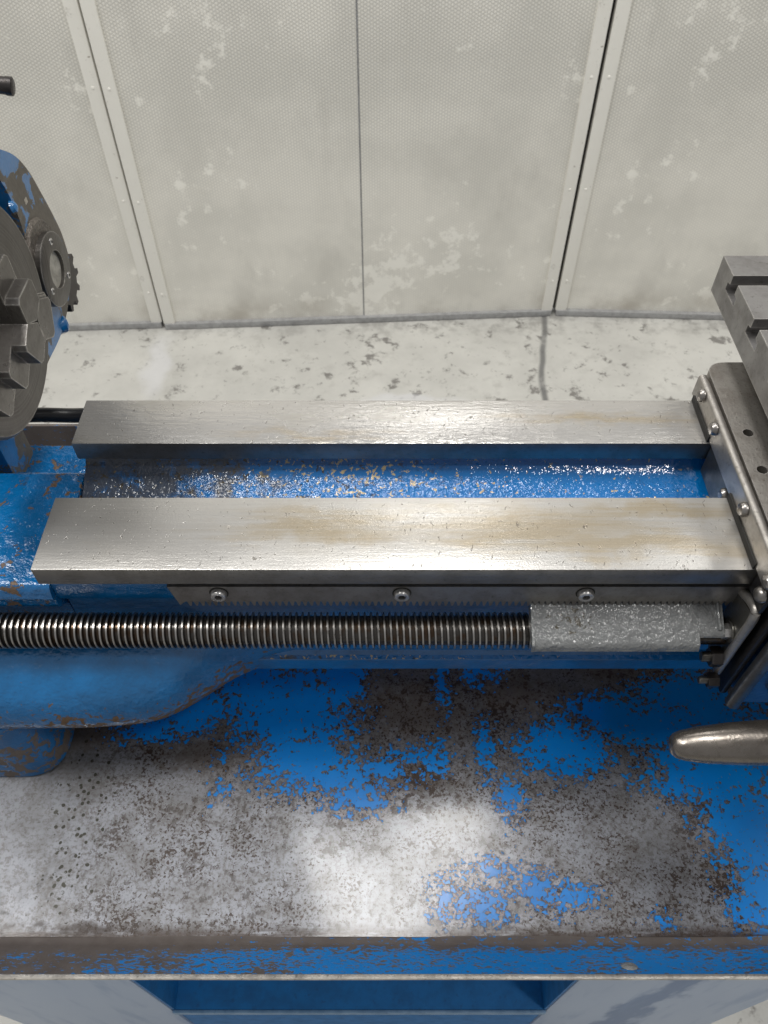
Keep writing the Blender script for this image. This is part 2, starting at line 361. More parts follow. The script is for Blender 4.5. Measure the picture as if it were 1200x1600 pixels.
def mat_floor():
    t = NT('stained_pale_concrete'); p = t.pos(); x, y, z = t.xyz(p)
    n = t.noise(p, 5, 8, .62); n2 = t.noise(p, 26, 7, .65)
    base = t.mix(t.ss(n, .3, .7), (.58, .57, .53), (.47, .462, .43))
    base = t.mix(t.ss(n2, .52, .72, 0, .55), base, (.38, .37, .34))
    sp = t.ss(t.ma('ADD', t.noise(t.warp(p, 20, .03), 22, 6, .68), t.ma('MULTIPLY', t.noise(p, 4, 2), .12)), .625, .72)
    base = t.mix(t.ma('MULTIPLY', sp, .8), base, (.13, .12, .11))
    sp2 = t.ss(t.noise(t.warp(p, 40, .02), 60, 4, .65), .63, .70)
    base = t.mix(t.ma('MULTIPLY', sp2, .6), base, (.16, .15, .14))
    pale = t.ss(t.field(t.warp(p, 12, .08), [(-.53, 1.42, .05, .16), (.05, 1.3, .2, .03)]), .1, .7, 0, .5)
    base = t.mix(pale, base, (.66, .66, .68))
    # saw-cut joint, wandering
    wob = t.ma('MULTIPLY', t.ma('SUBTRACT', t.noise(t.scl(p, (0, 6, 0)), 1, 2, .5), .5), .03)
    jx = t.ma('ADD', t.ma('ADD', t.ma('MULTIPLY', t.ma('SUBTRACT', y, 1.3), .12), .355), wob)
    jd = t.ma('ABSOLUTE', t.ma('SUBTRACT', x, jx))
    jt = t.ss(jd, .002, .011, .8, 0.0)
    base = t.mix(t.ma('MULTIPLY', jt, t.ss(n2, .25, .5, .6, 1.0)), base, (.10, .10, .10))
    wall_dirt = t.ma('MULTIPLY', t.ss(y, 1.50, 1.60), t.ss(n2, .42, .62))
    base = t.mix(t.ma('MULTIPLY', wall_dirt, .45), base, (.15, .14, .13))
    h = t.ma('ADD', n2, t.ma('MULTIPLY', jt, -1.5))
    return t.set(base=base, rough=.5, normal=t.bump(h, .0015, .5))
M['floor'] = mat_floor()

def mat_pale():
    t = NT('pale_reflection_blue_paint'); p = t.pos(); x, y, z = t.xyz(p)
    n = t.noise(t.scl(p, (14, 14, 4)), 1, 6, .6)
    base = t.mix(n, (.33, .42, .58), (.44, .52, .64))  # pale floor reflection mixed into the blue paint colour
    f = t.ma('MAXIMUM', t.field(t.vm('ADD', t.warp(p, 20, .03), (0, -.1, 0)), [(.215, 0, .022, 1)]), -1)
    st = t.ss(t.ma('ADD', f, t.ma('MULTIPLY', t.ma('SUBTRACT', t.noise(t.scl(p, (30, 1, 9)), 1, 4, .6), .5), 4)), .0, .7, 0, .75)
    base = t.mix(st, base, (.04, .12, .29))
    base = t.mix(t.ss(t.noise(t.scl(p, (60, 60, 8)), 1, 4), .5, .7, 0, .55), base, (.18, .28, .46))
    return t.set(base=base, rough=.4, normal=t.bump(n, .0006, .5))
M['pale'] = mat_pale()
M['greasy'] = mat_steel('greasy_ribbed_casting', (.16, .14, .12), .35, .6, .002, 380, (.03, .025, .02), .5)
M['cream'] = mat_steel('pitted_pale_casting', (.50, .48, .42), .55, .6, .0012, 180, (.10, .09, .07), .1)

# ------------------------------------------------------------------ mesh helpers
def finish(bm, bev=0, seg=2, ang=30):
    if bev:
        es = [e for e in bm.edges if len(e.link_faces) == 2 and e.calc_face_angle(0) > rad(ang)]
        bmesh.ops.bevel(bm, geom=es, offset=bev, segments=seg, profile=.6, affect='EDGES', clamp_overlap=True)
    bmesh.ops.recalc_face_normals(bm, faces=bm.faces)
    return bm
def box(x0, x1, y0, y1, z0, z1, bev=0, seg=2, bm=None):
    b = bmesh.new()
    bmesh.ops.create_cube(b, size=1)
    for v in b.verts: v.co = Vector(((x0 + x1) / 2 + v.co.x * (x1 - x0), (y0 + y1) / 2 + v.co.y * (y1 - y0), (z0 + z1) / 2 + v.co.z * (z1 - z0)))
    finish(b, bev, seg)
    return merge(bm, b)
def merge(bm, b):
    if bm is None: return b
    me = bpy.data.meshes.new('tmp'); b.to_mesh(me); b.free(); bm.from_mesh(me); bpy.data.meshes.remove(me)
    return bm
def prism(poly, a0, a1, axis='x', bev=0, seg=2, ang=30, bm=None):
    """poly of 2D points extruded along an axis: x->(y,z), y->(x,z), z->(x,y)"""
    def P(a, q):
        return {'x': (a, q[0], q[1]), 'y': (q[0], a, q[1]), 'z': (q[0], q[1], a)}[axis]
    b = bmesh.new()
    A = [b.verts.new(P(a0, q)) for q in poly]; B = [b.verts.new(P(a1, q)) for q in poly]
    b.faces.new(A); b.faces.new(B[::-1])
    n = len(poly)
    for i in range(n): b.faces.new((A[i], B[i], B[(i + 1) % n], A[(i + 1) % n]))
    finish(b, bev, seg, ang)
    return merge(bm, b)
def lathe(prof, origin, axis, n=32, bm=None, a0=0.0):
    """prof: list of (distance along axis, radius); closed at both ends"""
    ax = Vector(axis).normalized(); o = Vector(origin)
    u = ax.orthogonal().normalized(); w = ax.cross(u)
    b = bmesh.new(); rings = []
    for d, r in prof:
        rings.append([b.verts.new(o + ax * d + (u * math.cos(a0 + 2 * math.pi * i / n) + w * math.sin(a0 + 2 * math.pi * i / n)) * max(r, 1e-5)) for i in range(n)])
    for A, B in zip(rings, rings[1:]):
        for i in range(n): b.faces.new((A[i], A[(i + 1) % n], B[(i + 1) % n], B[i]))
    b.faces.new(rings[0][::-1]); b.faces.new(rings[-1])
    bmesh.ops.recalc_face_normals(b, faces=b.faces)
    return merge(bm, b)
def tube(pts, r, n=12, bm=None, sub=8):
    P = [Vector(p) for p in pts]
    def cr(a, b_, c, d, t): return .5 * ((2 * b_) + (c - a) * t + (2 * a - 5 * b_ + 4 * c - d) * t * t + (3 * b_ - a - 3 * c + d) * t ** 3)
    Q = []
    E = [P[0] * 2 - P[1]] + P + [P[-1] * 2 - P[-2]]
    for i in range(1, len(E) - 2):
        for k in range(sub): Q.append(cr(E[i - 1], E[i], E[i + 1], E[i + 2], k / sub))
    Q.append(P[-1])
    b = bmesh.new(); rings = []
    for i, q in enumerate(Q):
        d = (Q[min(i + 1, len(Q) - 1)] - Q[max(i - 1, 0)]).normalized()
        u = d.cross(Vector((0, 0, 1)) if abs(d.z) < .9 else Vector((1, 0, 0))).normalized(); w_ = u.cross(d)
        rr = r[min(i // sub, len(r) - 1)] if isinstance(r, (list, tuple)) else r
        rings.append([b.verts.new(q + (u * math.cos(2 * math.pi * k / n) + w_ * math.sin(2 * math.pi * k / n)) * rr) for k in range(n)])
    for A, B in zip(rings, rings[1:]):
        for k in range(n): b.faces.new((A[k], A[(k + 1) % n], B[(k + 1) % n], B[k]))
    b.faces.new(rings[0][::-1]); b.faces.new(rings[-1]); bmesh.ops.recalc_face_normals(b, faces=b.faces)
    return merge(bm, b)
def hexhead(o, axis, r, h, n=6, bm=None):
    return lathe([(0, r), (h * .85, r), (h, r * .88)], o, axis, n, bm)
def to_obj(name, bm, mat, parent=None, loc=(0, 0, 0), ang=35):
    me = bpy.data.meshes.new(name)
    L = Vector(loc)
    if parent is not None:
        pm = parent
        base = Vector((0, 0, 0))
        while pm is not None:
            base += pm.location; pm = pm.parent
        off = base
    else: off = L
    if off.length: bmesh.ops.translate(bm, verts=bm.verts, vec=-off)
    bm.to_mesh(me); bm.free()
    for pl in me.polygons: pl.use_smooth = True
    me.set_sharp_from_angle(angle=rad(ang))
    me.materials.append(M[mat] if isinstance(mat, str) else mat)
    o = bpy.data.objects.new(name, me); C.objects.link(o)
    if parent is not None: o.parent = parent
    else: o.location = L
    return o
def thing(name, label, cat, loc=(0, 0, 0), rotz=0, group=None):
    o = bpy.data.objects.new(name, None); C.objects.link(o); o.empty_display_size = .02
    o.location = loc; o.rotation_euler = (0, 0, rotz); o['label'] = label; o['category'] = cat
    if group: o['group'] = group
    return o
def tag(o, label, cat, group=None):
    o['label'] = label; o['category'] = cat
    if group: o['group'] = group
    return o
def cut(bm, cutters):
    """boolean difference, returns a new bmesh"""
    def tmp(b):
        me = bpy.data.meshes.new('tmp'); b.to_mesh(me); b.free(); o = bpy.data.objects.new('tmp', me); C.objects.link(o); return o
    a = tmp(bm)
    cs = [tmp(c) for c in cutters]
    for c in cs:
        m = a.modifiers.new('b', 'BOOLEAN'); m.object = c; m.operation = 'DIFFERENCE'; m.solver = 'EXACT'
    dg = bpy.context.evaluated_depsgraph_get(); dg.update()
    me = bpy.data.meshes.new_from_object(a.evaluated_get(dg))
    r = bmesh.new(); r.from_mesh(me); bpy.data.meshes.remove(me)
    for o in [a] + cs:
        d = o.data; bpy.data.objects.remove(o); bpy.data.meshes.remove(d)
    return r
def rounded(pts, r, seg=5):
    """round the corners of a 2D polygon"""
    out = []; n = len(pts)
    for i in range(n):
        p = Vector(pts[i]); a = Vector(pts[i - 1]); b = Vector(pts[(i + 1) % n])
        rr = r[i] if isinstance(r, (list, tuple)) else r
        if rr <= 0: out.append(tuple(p)); continue
        da = (a - p).normalized(); db = (b - p).normalized()
        s = p + da * rr; e = p + db * rr
        for k in range(seg + 1):
            t = k / seg; out.append(tuple(s * (1 - t) ** 2 + p * 2 * t * (1 - t) + e * t * t))
    return out

# ------------------------------------------------------------------ setting: floor
FZ = -.9
b = bmesh.new()
vs_ = [b.verts.new(q) for q in ((-9, -6, FZ), (9, -6, FZ), (9, 9, FZ), (-9, 9, FZ))]; b.faces.new(vs_)
fl = to_obj('floor', b, 'floor'); fl['kind'] = 'structure'

# ------------------------------------------------------------------ background: perforated screen panels
def panel(loc, width, rz, label, gapdark):
    t = thing('screen_panel', label, 'panel', loc, 0, 'perforated panels behind the lathe')
    H_ = 1.98
    def add(name, bm, mat, par=t):
        # local coordinates: mesh is not offset
        me = bpy.data.meshes.new(name); bm.to_mesh(me); bm.free()
        for pl in me.polygons: pl.use_smooth = True
        me.set_sharp_from_angle(angle=rad(35)); me.materials.append(M[mat])
        o = bpy.data.objects.new(name, me); C.objects.link(o); o.parent = par; return o
    mid = width * .511
    add('sheet', box(.004, mid - .0018, 0, .018, .014, H_), 'wall')
    add('sheet', box(mid + .0018, width - .004, -.001, .017, .014, H_), 'wall')
    add('seam_backing', box(mid - .0017, mid + .0017, .0012, .0178, .014, H_), 'rail')
    st1 = add('stile', box(.0, .026, -.007, .02, .016, H_, .0012), 'stile')
    st2 = add('stile', box(width - .026, width, -.007, .02, .016, H_, .0012), 'stile')
    for st, xx in ((st1, .013), (st2, width - .013)):
        for k in range(9):
            zz = .10 + k * .228
            add('rivet', lathe([(0, .0032), (.0009, .0027), (.0014, .001)], (xx, -.007, zz), (0, -1, 0), 10), 'stile', st)
    add('bottom_rail', box(.002, width - .002, -.010, .022, .001, .0165, .0015), 'rail')
    add('gap_backing', box(width + .0002, width + gapdark, .008, .024, .012, H_), 'dark' if gapdark > .006 else 'rail')  # added backing, the black one stands in for shade in the gap
    t.rotation_euler = (0, 0, rz)
    return t
panel((-1.482, 1.526, FZ), .946, rad(2.8), 'whitish perforated panel behind the chuck end, white stile beside it', .0055)
panel((-.531, 1.565, FZ), .945, rad(3.3), 'whitish perforated panel in the middle with a vertical centre seam', .0085)
panel((.4210, 1.6205, FZ), .95, rad(-2.4), 'whitish perforated panel behind the carriage, past the dark gap', .005)

# ------------------------------------------------------------------ cabinet stand under the tray
st = thing('cabinet_stand', 'blue steel cabinet stand with pedestals tinted by a pale reflection under the tray', 'cabinet', (0, .24, FZ))
to_obj('pedestal', box(-.345, -.184, .10, .42, FZ, -.1735, .003), 'pale', st)
to_obj('pedestal', box(.141, .312, .10, .42, FZ, -.1735, .003), 'pale', st)
to_obj('back_panel', box(-.1838, .1408, .30, .31, FZ + .1, -.1735), 'cab', st)
to_obj('shelf', box(-.1838, .1408, .1012, .2995, -.512, -.5058), 'cab', st)
to_obj('shelf_edge', box(-.1838, .1408, .0985, .1010, -.516, -.5055, .0008), 'edge', st)
to_obj('side_panel', box(-.1838, -.1818, .1012, .2995, -.5055, -.1735), 'cab', st)
to_obj('side_panel', box(.1388, .1408, .1012, .2995, -.5055, -.1735), 'cab', st)
to_obj('lower_panel', box(-.1838, .1408, .1015, .110, FZ + .05, -.5165, .002), 'cab', st)

# ------------------------------------------------------------------ drip tray
TZ = -.17
tr = thing('drip_tray', 'shallow steel drip tray with peeling bright blue paint and bare patches', 'tray', (0, .25, TZ - .002))
b = bmesh.new()
NX, NY = 60, 30
g = [[b.verts.new((-.55 + 1.1 * i / NX, .092 + (.44 - .092) * j / NY, TZ + .0006 * math.sin(i * .7 + j * .4))) for i in range(NX + 1)] for j in range(NY + 1)]
for j in range(NY):
    for i in range(NX): b.faces.new((g[j][i], g[j][i + 1], g[j + 1][i + 1], g[j + 1][i]))
bmesh.ops.solidify(b, geom=b.faces[:], thickness=.0015)
to_obj('tray_floor', b, 'tray', tr)
lipprof = [(.0925, -.1702), (.0895, -.1692), (.0872, -.167), (.0695, -.1405), (.0680, -.1410), (.0855, -.1680), (.0885, -.1712), (.0925, -.1722)]
to_obj('front_lip', prism(lipprof, -.55, .55, 'x'), 'lip', tr)
# bare folded edge along the lip
b = bmesh.new()
n = 90; rings = []
for i in range(n + 1):
    x = -.55 + 1.1 * i / n
    dz = .0003 * math.sin(x * 40) + random.uniform(-.00012, .00012)
    rings.append([b.verts.new((x, .0687 + .0013 * math.cos(a), -.1402 + dz + .0013 * math.sin(a))) for a in [k * math.pi / 4 for k in range(8)]])
for A, B in zip(rings, rings[1:]):
    for k in range(8): b.faces.new((A[k], B[k], B[(k + 1) % 8], A[(k + 1) % 8]))
b.faces.new(rings[0]); b.faces.new(rings[-1][::-1]); bmesh.ops.recalc_face_normals(b, faces=b.faces)
to_obj('lip_edge', b, 'rim', tr)
to_obj('back_lip', prism([(.4395, -.1702), (.4425, -.1690), (.4505, -.142), (.4530, -.142), (.4450, -.1715), (.4395, -.1722)], -.55, .55, 'x'), 'lip', tr)
to_obj('droplet', lathe([(0, .0042), (.0005, .0036), (.0009, .0015)], (.122, .0745, -.1476), (0, .83, .55), 16), 'guard', tr)

# ------------------------------------------------------------------ lathe bed
bed = thing('lathe_bed', 'lathe bed with two worn flat steel ways on a blue casting', 'lathe bed', (0, .265, -.114))
XR = .34
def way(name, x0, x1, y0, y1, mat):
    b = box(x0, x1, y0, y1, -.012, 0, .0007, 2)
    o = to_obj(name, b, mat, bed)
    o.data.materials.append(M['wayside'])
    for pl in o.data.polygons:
        if pl.normal.y < -.9: pl.material_index = 1  # front faces take the steel with painted shade
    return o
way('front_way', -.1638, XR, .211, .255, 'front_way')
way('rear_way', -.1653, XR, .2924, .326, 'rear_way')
sec = [(.228, -.0122), (.228, -.100), (.222, -.104), (.222, -.114), (.320, -.114), (.320, -.0122), (.3015, -.0122),
       (.3012, -.0145), (.2992, -.0180), (.2960, -.0210), (.2910, -.0238), (.2850, -.0262), (.2780, -.0285), (.2700, -.0310), (.252, -.034), (.244, -.030), (.241, -.022), (.2405, -.0122)]
to_obj('bed_casting', prism(sec[:6], -.1645, XR, 'x', 0) if False else prism(sec, -.1645, XR, 'x'), 'web', bed)
to_obj('front_skin', box(-.1642, XR, .2255, .2279, -.0995, -.0125), 'bed', bed)
to_obj('foot_flange', prism([(.2279, -.0998), (.2215, -.1045), (.2215, -.1145), (.2279, -.1145)], -.1642, XR, 'x', .0008), 'bed', bed)
# lowered gap seat on the headstock side
seat = rounded([(.2184, -.025), (.295, -.025), (.295, -.114), (.2265, -.114), (.2265, -.050), (.2184, -.044), (.2184, -.036), (.2165, -.034)], [.003, .0025, 0, 0, .004, .003, .001, .001], 4)
b = prism(seat, -.45, -.1655, 'x', 0)
to_obj('gap_seat', b, 'block', bed)
to_obj('gap_floor', box(-.45, -.09, .3202, .350, -.114, -.060, .002), 'block', bed)
to_obj('gap_floor', box(-.45, -.1655, .2952, .3200, -.1139, -.052, .002), 'block', bed)
to_obj('front_ledge', prism(rounded([(.2205, -.0130), (.2252, -.0130), (.2252, -.043), (.2205, -.040)], [.002, 0, 0, .003], 3), -.1653, -.1066, 'x', .0008), 'bed', bed)
# flared foot merging into the bed side
b = bmesh.new()
key = [(-.45, .182), (-.211, .1828), (-.1584, .1836), (-.1273, .1866), (-.1141, .1923), (-.1012, .2019), (-.0882, .2139), (-.0744, .2215), (-.0545, .2262), (-.045, .2268)]
def interp(x):
    for (xa, ya), (xb, yb) in zip(key, key[1:]):
        if xa <= x <= xb:
            t = (x - xa) / (xb - xa); return ya + (yb - ya) * t
    return key[-1][1]
xs = [-.45 + .405 * i / 80 for i in range(81)]
raw = [interp(x) for x in xs]
for _ in range(3): raw = [raw[0]] + [(raw[i - 1] + raw[i] * 2 + raw[i + 1]) / 4 for i in range(1, 80)] + [raw[-1]]
secf = [(0, -.062), (.06, -.0668), (.20, -.0682), (.38, -.0704), (.54, -.0736), (.70, -.079), (.84, -.0855), (.94, -.094), (1, -.1055), (.985, -.1125), (.95, -.1142), (0, -.1142)]
rings = []
for x, yy in zip(xs, raw):
    p = .2272 - yy
    rings.append([b.verts.new((x, .2272 - p * s, z)) for s, z in secf])
m_ = len(secf)
for A, B in zip(rings, rings[1:]):
    for k in range(m_): b.faces.new((A[k], A[(k + 1) % m_], B[(k + 1) % m_], B[k]))
b.faces.new(rings[0]); b.faces.new(rings[-1][::-1]); bmesh.ops.recalc_face_normals(b, faces=b.faces)
to_obj('flared_foot', b, 'bulge', bed, ang=60)
# rack with teeth along its lower edge
pts = [(-.1050, -.0185), (XR, -.0185), (XR, -.0335)]
x = XR; pit = .00318
while x > -.1015 + pit:
    pts += [(x - pit * .10, -.0352), (x - pit * .38, -.0352), (x - pit * .62, -.0314), (x - pit * .86, -.0314)]; x -= pit
pts += [(-.1015, -.0345)]
b = bmesh.new()
F1 = [b.verts.new((q[0], .2140, q[1])) for q in pts]; F2 = [b.verts.new((q[0], .2254, q[1])) for q in pts]
b.faces.new(F1); b.faces.new(F2[::-1])
for i in range(len(pts)): b.faces.new((F1[i], F2[i], F2[(i + 1) % len(pts)], F1[(i + 1) % len(pts)]))
bmesh.ops.recalc_face_normals(b, faces=b.faces); bmesh.ops.triangulate(b, faces=[f for f in b.faces if len(f.verts) > 4])
rk = to_obj('rack', b, 'rack', bed)
for sx in (-.0806, .0087, .0983):
    o = (sx, .2139, -.0238)
    b = cut(lathe([(0, .0040), (.0021, .0040), (.0027, .0036), (.0028, .0033)], o, (0, -1, 0), 36),
            [lathe([(.0006, .00205), (.004, .00205)], o, (0, -1, 0), 6, None, rad(20))])
    s = to_obj('cap_screw', b, 'capscrew', bed)
    to_obj('socket', lathe([(.00055, .0019), (.0008, .0019)], o, (0, -1, 0), 6, None, rad(20)), 'dark', s)
    to_obj('counterbore', lathe([(-.001, .0047), (.00012, .0047)], o, (0, -1, 0), 28), 'dark', s)

# raising blocks carrying the bed above the tray
pl = rounded([(-.272, .182), (-.199, .182), (-.199, .30), (-.272, .30)], [.02, .024, .02, .02], 7)
b = prism(pl, TZ + .0011, -.1146, 'z', .004, 3)
for v in b.verts:
    k = max(0, min(1, (-.135 - v.co.z) / .035)) ** 2
    v.co.x += .006 * k * (1 if v.co.x > -.235 else -1); v.co.y += .004 * k * (1 if v.co.y > .24 else -1)
rb = to_obj('raising_block', b, 'pad', None, (-.222, .24, TZ + .0011))
tag(rb, 'rounded worn blue raising block under the flared bed foot', 'raising block')

# ------------------------------------------------------------------ leadscrew
ls = thing('leadscrew', 'long greasy threaded leadscrew running in front of the bed', 'leadscrew', (-.05, .2098, -.0615))
def thread(x0, x1, yc, zc, pitch, rr, rc, n=40):
    prof = [(0, rr), (.54, rr), (.64, rc), (.90, rc)]
    k0 = int(math.floor(x0 / pitch)); k1 = int(math.ceil(x1 / pitch)); b = bmesh.new()
    cols = []
    for i in range(n):
        a = 2 * math.pi * i / n; col = []
        for k in range(k0, k1 + 1):
            for s, r in prof: col.append(b.verts.new(((k + s + i / n) * pitch, yc + r * math.cos(a), zc + r * math.sin(a))))
        cols.append(col)
    L = len(cols[0])
    for i in range(n - 1):
        for j in range(L - 1): b.faces.new((cols[i][j], cols[i][j + 1], cols[i + 1][j + 1], cols[i + 1][j]))
    for j in range(L - 1 - 4): b.faces.new((cols[n - 1][j], cols[n - 1][j + 1], cols[0][j + 5], cols[0][j + 4]))
    bmesh.ops.recalc_face_normals(b, faces=b.faces)
    return b
to_obj('thread', thread(-.285, .152, .2098, -.052, .003175, .0075, .0093), 'screw', ls, ang=25)
to_obj('core', lathe([(0, .0072), (.60, .0072)], (-.35, .2098, -.052), (1, 0, 0), 24), 'screw', ls)

# leadscrew guard
gd = thing('leadscrew_guard', 'lumpy grey painted guard covering the right part of the leadscrew', 'guard', (.13, .205, -.05))
prof = rounded([(.2175, -.0328), (.1958, -.0432), (.1950, -.0475), (.1962, -.0475), (.1970, -.0446), (.2175, -.0345)], [.0008, .0025, 0, 0, .002, 0], 4)
pl0 = prism(prof, .0745, .1560, 'x')
to_obj('cover', pl0, 'guard', gd, ang=50)
prof2 = rounded([(.2175, -.0328), (.2008, -.0408), (.2000, -.0428), (.2175, -.0345)], [.0008, .0012, 0, 0], 3)
to_obj('cover_tab', prism(prof2, .1561, .1685, 'x'), 'guard', gd)
b = prism([(.2172, -.0348), (.1972, -.0446), (.1972, -.0500), (.2172, -.0395)], .0748, .0756, 'x')
to_obj('end_flange', prism([(.2183, -.0318), (.1952, -.0428), (.1950, -.0480), (.2172, -.0395)], .0730, .0744, 'x', .0004), 'guard', gd); b.free()
to_obj('weld_bead', tube([(.1662, .2165, -.0325), (.1660, .2095, -.0358), (.1663, .2025, -.0393)], .0008, 8), 'guard', gd)

# ------------------------------------------------------------------ chuck
CX, CY, CZ, CR = -.165, .278, .0895, .051
ch = thing('lathe_chuck', 'round grey steel three-jaw chuck with stepped jaws', 'chuck', (-.19, CY, CZ - CR))
b = lathe([(0, .046), (.002, CR - .001), (.003, CR), (.0585, CR), (.0602, CR - .0015)], (-.2252, CY, CZ), (1, 0, 0), 96)
cuts = []
for a in (-150, -30, 90):
    c_ = box(-.176, -.160, -.0045, .0045, .0, .06)
    bmesh.ops.rotate(c_, verts=c_.verts, cent=(0, 0, 0), matrix=Matrix.Rotation(rad(a - 90), 3, 'X'))
    bmesh.ops.translate(c_, verts=c_.verts, vec=(0, CY, CZ)); cuts.append(c_)
b = cut(b, cuts)
to_obj('chuck_body', b, 'chuck', ch)
for a in (-150, -30, 90):
    b = None
    steps = [(-.1652, -.1600, .0405, 0), (-.1600, -.1545, .0280, .0), (-.1545, -.1485, .0165, .0)]
    for x0, x1, r1, _ in steps:
        hw = .0088
        pl = [(-hw, r1 - .002), (-hw + .002, r1), (hw - .002, r1), (hw, r1 - .002), (hw, .0049), (.0004, .0006), (-.0004, .0006), (-hw, .0049)]
        b = prism(pl, x0 + .00005, x1, 'x', .0005, 2, 20, b)
    bmesh.ops.rotate(b, verts=b.verts, cent=(0, 0, 0), matrix=Matrix.Rotation(rad(a - 90), 3, 'X'))
    bmesh.ops.translate(b, verts=b.verts, vec=(0, CY, CZ))
    to_obj('jaw', b, 'jaw', ch)

# ------------------------------------------------------------------ countershaft / back guard behind the chuck
cs = thing('pulley_guard', 'round pulley guard with flaking blue paint and a screwed cover disc behind the chuck', 'guard', (-.26, .36, -.056))
DX = -.206
outline = [(.30, .120), (.345, .126), (.385, .117), (.4191, .0954), (.434, .0839), (.4431, .0707), (.4480, .0578), (.4552, .0347), (.4577, .0176), (.4525, -.0002), (.4295, -.0136), (.4115, -.0177), (.3957, -.0179), (.3807, -.0168), (.3575, -.016), (.33, -.012), (.30, 0)]
sm = []
for i in range(len(outline)):
    p0, p1, p2, p3 = [Vector(outline[(i + k) % len(outline)]) for k in (-1, 0, 1, 2)]
    for k in range(4):
        t_ = k / 4; sm.append(tuple(.5 * (2 * p1 + (p2 - p0) * t_ + (2 * p0 - 5 * p1 + 4 * p2 - p3) * t_ * t_ + (3 * p1 - p0 - 3 * p2 + p3) * t_ ** 3)))
b = prism(sm, -.2925, DX, 'x', .0018, 3, 40)
b = cut(b, [lathe([(0, .058), (.02, .062)], (-.2205, .350, .062), (1, 0, 0), 64)])
to_obj('guard_body', b, 'motor', cs, ang=30)
to_obj('guard_pillar', box(-.29, -.22, .315, .345, -.1135, -.012, .003), 'motor', cs)
to_obj('pulley', lathe([(0, .045), (.003, .052), (.006, .045), (.009, .052), (.011, .02)], (-.2200, .350, .062), (1, 0, 0), 48), 'dark', cs)
to_obj('bearing_boss', lathe([(0, .0235), (.016, .0235), (.018, .0215)], (-.2215, .4200, .0285), (1, 0, 0), 48), 'greasy', cs)
cv = cut(lathe([(0, .0222), (.0042, .0222), (.0052, .0205)], (DX + .0015, .4205, .0205), (1, 0, 0), 64),
         [lathe([(-.001, .0112), (.01, .0112)], (DX, .4205, .0205), (1, 0, 0), 40)])
cover = to_obj('cover_disc', cv, 'chuck', cs)
to_obj('cover_centre', lathe([(0, .0118), (.0040, .0118)], (DX + .0003, .4205, .0205), (1, 0, 0), 40), 'cream', cover)
for a in (75, 195, 315):
    p = (DX + .0064, .4205 + .0168 * math.cos(rad(a)), .0205 + .0168 * math.sin(rad(a)))
    s = to_obj('cover_screw', lathe([(0, .0022), (.0005, .0021), (.0008, .0016)], p, (1, 0, 0), 20), 'capscrew', cover)
    to_obj('socket', lathe([(.0007, .0009), (.0010, .0009)], p, (1, 0, 0), 6), 'dark', s)
gp = []
NT_ = 11
for i in range(NT_):
    for f_, r_ in ((0, .0160), (.22, .0160), (.36, .0205), (.64, .0205), (.78, .0160)):
        a = 2 * math.pi * (i + f_) / NT_; gp.append((.4485 + r_ * math.cos(a), -.0060 + r_ * math.sin(a)))
to_obj('gear', prism(gp, -.2200, -.2085, 'x', .0005, 1), 'blackbolt', cs)
to_obj('lug', tube([(-.224, .400, -.012), (-.214, .411, -.0160), (-.206, .4185, -.0175)], [.0068, .0062, .0050], 14), 'bed', cs)
to_obj('paint_dab', lathe([(0, .004), (.002, .003), (.003, .001)], (-.2063, .4085, .068), (1, .2, .2), 10), 'motor', cs)
to_obj('clip', box(-.216, -.2058, .4245, .4285, .060, .0635, .0006), 'rim', cs)
rod = to_obj('lever_rod', tube([(-.30, .408, .105), (-.26, .425, .128), (-.222, .434, .1245), (-.1975, .4365, .1205)], .0044, 20), 'blackbolt', cs)
to_obj('rod_tip', lathe([(0, .0047), (.003, .0047), (.0036, .0038)], (-.1985, .4363, .1207), (.95, .1, -.15), 20), 'blackbolt', rod)

cb = to_obj('cable', tube([(-.30, .34, -.0505), (-.262, .358, -.0495), (-.235, .368, -.052), (-.205, .374, -.0575), (-.175, .374, -.060), (-.12, .37, -.08), (-.05, .37, -.13)], .0048, 14), 'rubber')
tag(cb, 'thick black rubber cable curving behind the rear way', 'cable')

# ------------------------------------------------------------------ carriage
ca = thing('carriage', 'lathe carriage with cast iron saddle, wiper strip and blue apron', 'carriage', (.24, .26, -.097))
SX, ST = .1765, .016
pl = rounded([(SX, .20), (SX, .339), (.33, .339), (.33, .20)], [.004, .011, 0, 0], 6)
sad = prism(pl, .0006, ST, 'z', .0010, 2)
sad = cut(sad, [lathe([(0, .0026), (.01, .0026)], (.1842, .2843, .0075), (0, 0, 1), 24), lathe([(0, .0026), (.01, .0026)], (.1836, .2590, .0075), (0, 0, 1), 24)])
so = to_obj('saddle', sad, 'saddle', ca)
for hx_, hy_ in ((.1842, .2843), (.1836, .2590)):
    to_obj('hole_shade_disc', lathe([(0, .00255), (.0015, .00255)], (hx_, hy_, .0078), (0, 0, 1), 18), 'dark', so)  # dark disc paints the shade at the bottom of the hole
to_obj('slide_base', prism([(.205, ST + .0002), (.33, ST + .0002), (.33, .0305), (.212, .0305)], .12, .337, 'y', .001), 'slide', ca)
